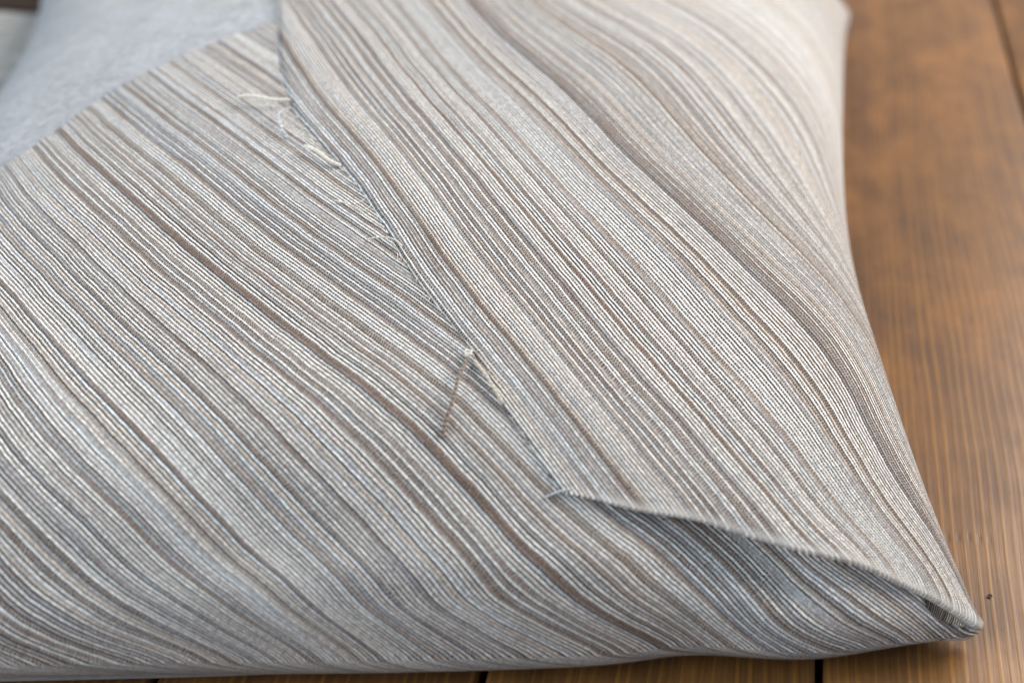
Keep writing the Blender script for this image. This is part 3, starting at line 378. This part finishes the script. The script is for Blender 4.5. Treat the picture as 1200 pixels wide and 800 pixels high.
tag(ins, 'plump light grey plain woven cushion insert, seen bare at upper left inside the striped wrap', 'cushion')

# ------------------------------------------------------------------ striped wrap: lower panel and folded flap
cover = bpy.data.objects.new('cushion_cover', None); COL.objects.link(cover)
tag(cover, 'thin-striped brown, cream and blue-grey woven fabric folded like an envelope round the grey cushion', 'cushion cover')

cut = np.array([(-1.12, -1.05), (-.80, -.62), (-.55, -.30)] + TR['CUT'] + [(.05, .21), (.35, .36), (.7, .5), (1.02, .6)])
cut = cut[np.argsort(cut[:, 0])]
hem_pq = np.array(TR['HEM'])
def hem_q(p): return np.interp(p, np.r_[hem_pq[:, 0], .95, 1.0], np.r_[hem_pq[:, 1], -.972, -.985])
def sst(x, a, b):
    t = np.clip((x - a) / (b - a), 0, 1); return t * t * (3 - 2 * t)
def hollow(p, q):      # the open ear: the cloth drops away between the hem and the lower lip
    ql = np.interp(p, [.70, .735, .78, .83, .88, .93], [-.86, -.892, -.942, -.966, -.974, -.976])
    return sst(p, .735, .775) * sst(p, .925, .895) * sst(q, ql - .006, ql + .008) * (1 - sst(q, hem_q(p) + .05, hem_q(p) + .10))
def low_offset(p, q):
    o = .0010 + 0 * p
    # hollow under the folded hem, deepest where the flap stands away
    d = hem_q(p) - q          # >0 in front of the hem
    w = np.exp(-((p - .50) / .13) ** 2)
    o = o - .0085 * w * np.exp(-((d - .005) / (.055 + .02 * w)) ** 2)
    o = o - .0035 * np.exp(-(((p - .555) * .9 + (q + .90) * .45) / .035) ** 2 - (((q + .87)) / .07) ** 2)
    under_flap = np.clip((-d) / .02, 0, 1) * (p > .28)
    o = np.where(o < .001, o * (1 - .5 * under_flap), o)
    return o - .0035 * under_flap * sst(p, .80, .93)
def cover_low():
    nu, nv = 760, 560
    pu = np.linspace(-1.08, .972, nu); tv = np.linspace(0, 1, nv) ** 1.0
    cc = resample(cut, 900); qt = np.interp(pu, cc[:, 0], cc[:, 1])
    jag = np.interp(np.arange(nu), np.arange(0, nu, 2), rng.normal(0, .0016, (nu + 1) // 2)); qt = qt + jag
    T, Pp = np.meshgrid(tv, pu, indexing='ij'); Qq = qt[None] * (1 - T) + (-1.38) * T
    Pp = Pp - .075 * sst(Qq - hem_q(Pp), -.01, .06) * sst(Pp, .80, .97)      # its side edge tucks in under the flap
    off = low_offset(Pp, Qq); off[0] = .0000; off[1] = .0005; off[2] = .0008
    N = normal(Pp, Qq); X = body(Pp, Qq) + N * off[..., None]
    hm = hollow(Pp, Qq); X = X - N * np.array([1, 1, .45]) * .006 * np.clip(hm, 0, .6)[..., None]
    X[..., 2] = np.maximum(X[..., 2], .0006)
    u, v = field_low(Pp, Qq)
    return X, np.stack([u, v], -1), Pp, Qq, hm
X, UV, Pp, Qq, HM = cover_low()
lf = grid_faces(*Pp.shape)[:, ::-1]; lf = lf[HM.ravel()[lf].max(1) < .55]          # the ear is really open there
low = link('lower_panel', mesh_from('lower_panel', X.reshape(-1, 3), lf, UV.reshape(-1, 2)), M_YARN, cover)
low['label'] = 'cooler grey lower panel with a raw upper left edge'

edge_pq = np.vstack([[(-.34, 1.0), (-.285, .62), (-.225, .36)], np.array(TR['EDGE'])[1:], hem_pq[:1]])
edge_pq[3:, 0] = edge_pq[3:, 0]
tip_pq = np.array([(.92, -.962), (.965, -.975)])
def flap_lift(p, q):
    d = q - hem_q(p)
    w = np.interp(p, [.28, .36, .5, .62, .72, .80, .88, .95, 1.0], [0, .0012, .0040, .0030, .0010, .0020, .0042, .0026, .001])
    return .0021 + w * np.exp(-(np.clip(d, 0, 9) / .06) ** 2)
def cover_flap():
    na, nb = 620, 620
    L = resample(edge_pq, na); H = resample(np.vstack([hem_pq, tip_pq]), nb)
    Rq = np.stack([np.interp(np.linspace(0, 1, na), [0, .70, .85, 1], [1.30, 1.30, 1.01, .965]), np.linspace(1.0, -.975, na)], 1)
    Tp = np.stack([np.linspace(L[0, 0], 1.30, nb), np.full(nb, 1.0)], 1)
    a = np.linspace(0, 1, na)[:, None, None]; b = np.linspace(0, 1, nb)[None, :, None]
    G = (1-b)*L[:, None] + b*Rq[:, None] + (1-a)*Tp[None] + a*H[None] - ((1-a)*(1-b)*L[0] + (1-a)*b*Rq[0] + a*(1-b)*L[-1] + a*b*Rq[-1])
    Pp, Qq = G[..., 0], G[..., 1]
    jag = np.interp(np.arange(na), np.arange(0, na, 3), rng.normal(0, .0012, (na + 2) // 3)); Pp[:, 0] += jag
    off = flap_lift(Pp, Qq); ed = np.interp(np.linspace(0, 1, na), [0, .45, .62, .8, 1], [.0022, .0018, .0008, .0002, 0])[:, None]
    off = off + ed * np.exp(-(np.arange(nb)[None] / 55.) ** 2) * (1 - np.exp(-np.arange(nb)[None] / 3.5)); off[:, 0] = .0006; off[:, 1] = .0012; off[:, 2] = .0016
    N = normal(Pp, Qq); X = body(Pp, Qq) + N * off[..., None]
    u, v = field_flap(Pp, Qq); v = v + 1000; UV = np.stack([u, v], -1)
    # turn the hem under: a half roll, then a strip lying back beneath
    hX = X[-1]; inn = X[-4] - X[-1]; tang = np.gradient(hX, axis=0); tang /= np.linalg.norm(tang, axis=1, keepdims=True)
    hn = N[-1]; inn -= tang * (inn * tang).sum(1, keepdims=True); inn -= hn * (inn * hn).sum(1, keepdims=True)
    inn /= np.linalg.norm(inn, axis=1, keepdims=True) + 1e-9
    s = np.linspace(0, 1, nb); r = np.interp(s, [0, .1, .5, .8, .92, 1], [.0006, .0011, .0016, .0018, .0015, .0003])[:, None]
    rows, uvr = [], []; base_uv = UV[-1]; guv = (UV[-1] - UV[-4]) / (np.linalg.norm(X[-1] - X[-4], axis=1, keepdims=True) + 1e-6)
    for th in np.linspace(0, math.pi, 11)[1:]:
        rows.append(hX - hn * r + r * (math.cos(th) * hn - math.sin(th) * inn)); uvr.append(base_uv + guv * (r * th))
    for k in (.003, .007, .012):
        rows.append(hX - hn * r * 2 + inn * k * np.clip((.76 - s) / .15, 0, 1)[:, None]); uvr.append(base_uv + guv * (r * math.pi + k))
    X = np.vstack([X, np.array(rows)]); UV = np.vstack([UV, np.array(uvr)])
    X[..., 2] = np.maximum(X[..., 2], .0006)
    return X, UV, Pp, Qq, N, off
FX, FUV, FP_, FQ_, FN, FO = cover_flap()
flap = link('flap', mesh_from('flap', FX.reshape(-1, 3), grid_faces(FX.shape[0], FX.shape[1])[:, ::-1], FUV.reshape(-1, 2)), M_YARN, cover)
def set_fold_light(me, val):
    a = me.attributes.new('fold_light', 'FLOAT', 'POINT'); a.data.foreach_set('value', np.asarray(val, np.float32).ravel())
hem_light = np.zeros(FX.shape[:2]); dh = np.linalg.norm(FX - FX[len(FP_) - 1][None], axis=-1); hem_light[:] = .62 * np.exp(-(dh / .0035) ** 2) * np.clip(np.linspace(0, 1, FX.shape[1]) * 14, .2, 1)[None]  # painted light on the hem fold, fading away from the edge
hem_light *= .55 + .9 * np.convolve(rng.random(FX.shape[1] + 6), np.ones(7) / 7, 'valid')[None]
set_fold_light(flap.data, hem_light)
flap['label'] = 'warmer brown upper flap folded over and turned under along its hem'

# rounded lip of cloth closing the hollow ear at the corner
def at(p, q, off):
    p = np.atleast_1d(p).astype(float); q = np.atleast_1d(q).astype(float)
    return (body(p, q) + normal(p, q) * np.atleast_1d(off)[:, None])
def lip():
    P = np.array([[0.09694, 0.46459, 0.0225], [0.10585, 0.46048, 0.0205], [0.11349, 0.45924, 0.0165], [0.11809, 0.46046, 0.011], [0.11664, 0.46008, 0.007], [0.1096, 0.45879, 0.006], [0.09912, 0.45611, 0.0058], [0.08299, 0.4525, 0.005]])
    R = [.0006, .0014, .0025, .0030, .0029, .0023, .0014, .0004]
    n = 60; C = resample(P, n); R = np.interp(np.linspace(0, 1, n), np.linspace(0, 1, len(R)), R); ns = 24
    V, F = tube_arrays(C, R, ns, cap=True)
    s = np.r_[0, np.cumsum(np.linalg.norm(np.diff(C, axis=0), axis=1))] * 1000
    uv = np.zeros((len(V), 2)); k = np.arange(n * ns)
    uv[:n*ns, 0] = 300 + s[k // ns]; uv[:n*ns, 1] = 40 + np.abs((k % ns) / ns - .5) * 2 * 8.0
    V = V + .0003 * np.sin(V * 900 + 1)[:, [1, 2, 0]]
    V[:, 2] = np.maximum(V[:, 2], .0008)
    me = mesh_from('corner_lip', V, F, uv); set_fold_light(me, np.full(len(me.vertices), .5)); return me  # the lip gets the same painted-in paleness for light on its curve
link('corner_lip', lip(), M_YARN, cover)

# ------------------------------------------------------------------ loose threads and fray
def thread_material(name, c, c2):
    t = NT(name); uv = t.n('UVMap'); uv.uv_map = 'yarn'; sp = t.n('SeparateXYZ'); t.t.links.new(uv.outputs[0], sp.inputs[0])
    tw = t.math('SINE', t.math('ADD', t.math('MULTIPLY', sp.outputs[0], 2.6), t.math('MULTIPLY', sp.outputs[1], 6.283)))
    t.put(t.b.inputs['Base Color'], t.mix(t.mapr(tw, -.6, .6, 0, 1), c, c2)); t.b.inputs['Roughness'].default_value = .8
    t.b.inputs['Sheen Weight'].default_value = .3
    bp = t.n('Bump'); bp.inputs['Strength'].default_value = .8; bp.inputs['Distance'].default_value = .0002
    t.put(bp.inputs['Height'], tw); t.put(t.b.inputs['Normal'], bp.outputs[0]); return t.m
M_CREAM = thread_material('cream_thread', (.66, .61, .52), (.80, .76, .68))
M_TAN = thread_material('tan_thread', (.10, .068, .048), (.25, .19, .145))
M_PALE = thread_material('pale_yarn', (.48, .41, .33), (.60, .54, .46))
M_BLUE = thread_material('blue_grey_thread', (.36, .40, .45), (.55, .58, .62))
def thread(pq, off, r, mat, label, ns=10, n=50, wob=.00015):
    pq = np.array(pq); C = at(pq[:, 0], pq[:, 1], np.array(off)); C = resample(C, n)
    C += np.cumsum(rng.normal(0, wob / 4, C.shape), axis=0)
    R = r * np.interp(np.linspace(0, 1, n), [0, .04, .5, .97, 1], [.55, 1, 1, .95, .5])
    V, F = tube_arrays(C, R, ns); s = np.r_[0, np.cumsum(np.linalg.norm(np.diff(C, axis=0), axis=1))] * 1000
    uv = np.zeros((len(V), 2)); k = np.arange(n * ns); uv[:n*ns, 0] = s[k // ns]; uv[:n*ns, 1] = (k % ns) / ns
    o = link('loose_thread', mesh_from('loose_thread', V, F, uv), mat, cover); o['label'] = label; return o
PT = TR['PTS']
thread(PT['thr1'], [.0052, .0048, .0044, .0040], .00095, M_CREAM, 'cream thread sticking straight out from the flap edge, topmost')
thread(PT['curl'], [.0016, .0036, .0050, .0044, .0030], .00055, M_BLUE, 'small curled blue-grey thread at the flap edge')
thread(PT['thr2'], [.0044, .0040, .0032, .0022], .0009, M_CREAM, 'short thick cream thread below the curled one')
thread(PT['thr3'], [.0018, .0020, .0022, .0018], .00038, M_CREAM, 'thin cream thread lying along the flap edge')
thread(PT['thr4'], [.0020, .0030, .0028, .0020], .00035, M_CREAM, 'fine looped cream thread')
thread(PT['thr5'], [.0014, .0030, .0044, .0040, .0026], .00085, M_TAN, 'long tan twisted thread hanging from the knot')
thread(PT['thr6'], [.0026, .0028, .0026], .00075, M_PALE, 'thick cream yarn running along the flap edge below the knot')
thread(PT['thr7'], [.0016, .0022, .0026], .00045, M_BLUE, 'pale thread at the lower corner of the flap')
# the small knot
kp = np.array(PT['knot'][0]); kc = at(kp[0], kp[1], .0034)[0]; th = np.linspace(0, 4 * math.pi, 70)
kn = np.stack([kc[0] + .0012 * np.cos(th) * (1 + .3 * np.sin(3 * th / 2)), kc[1] + .0014 * np.sin(th), kc[2] + .0007 * np.sin(1.5 * th + 1)], 1)
V, F = tube_arrays(kn, .00036, 8); link('thread_knot', mesh_from('thread_knot', V, F, np.zeros((len(V), 2))), M_CREAM, cover)

# broken fibres along the flap edge
Vs, Fs, Us = [], [], []; nv = 0
def add_fibre(C, R, ns=5, vv=0.0):
    global nv
    V, F = tube_arrays(C, R, ns); Vs.append(V); Fs.append(F + nv)
    u = np.zeros((len(V), 2)); u[:, 0] = rng.uniform(0, 400); u[:, 1] = vv; Us.append(u); nv += len(V)
Vs, Fs, Us = [], [], []; nv = 0
ee = resample(edge_pq, 900)
for k in range(90, 870):
    for rep in range(1):
        if rng.random() < .82: continue
        p0 = ee[k] + rng.normal(0, .001, 2); tg = ee[min(k + 3, 899)] - ee[k]; tg /= np.linalg.norm(tg) + 1e-9
        nrm = np.array([tg[1], -tg[0]]); nrm *= -np.sign(nrm[0]) if nrm[0] != 0 else 1
        L = rng.uniform(.004, .02); c = rng.uniform(-.5, 1.0)
        if rng.random() < .75:  L *= .5; out = .25
        else: out = .8
        d = tg * c + nrm * out * rng.uniform(.1, 1); pts = [p0, p0 + d * L * .5, p0 + d * L + tg * rng.normal(0, .002)]
        C = at([a[0] for a in pts], [a[1] for a in pts], [.0020, .0022 + rng.uniform(0, .001), .0016 + rng.uniform(-.0004, .0016)])
        add_fibre(resample(C, 7), rng.uniform(.00006, .00015), 4, rng.uniform(0, 300))
me = mesh_from('edge_fuzz', np.vstack(Vs), np.vstack(Fs), np.vstack(Us)); o = link('edge_fuzz', me, M_CREAM, cover); o['kind'] = 'stuff'
o['label'] = 'pale fuzz of broken fibres along the left edge of the flap'
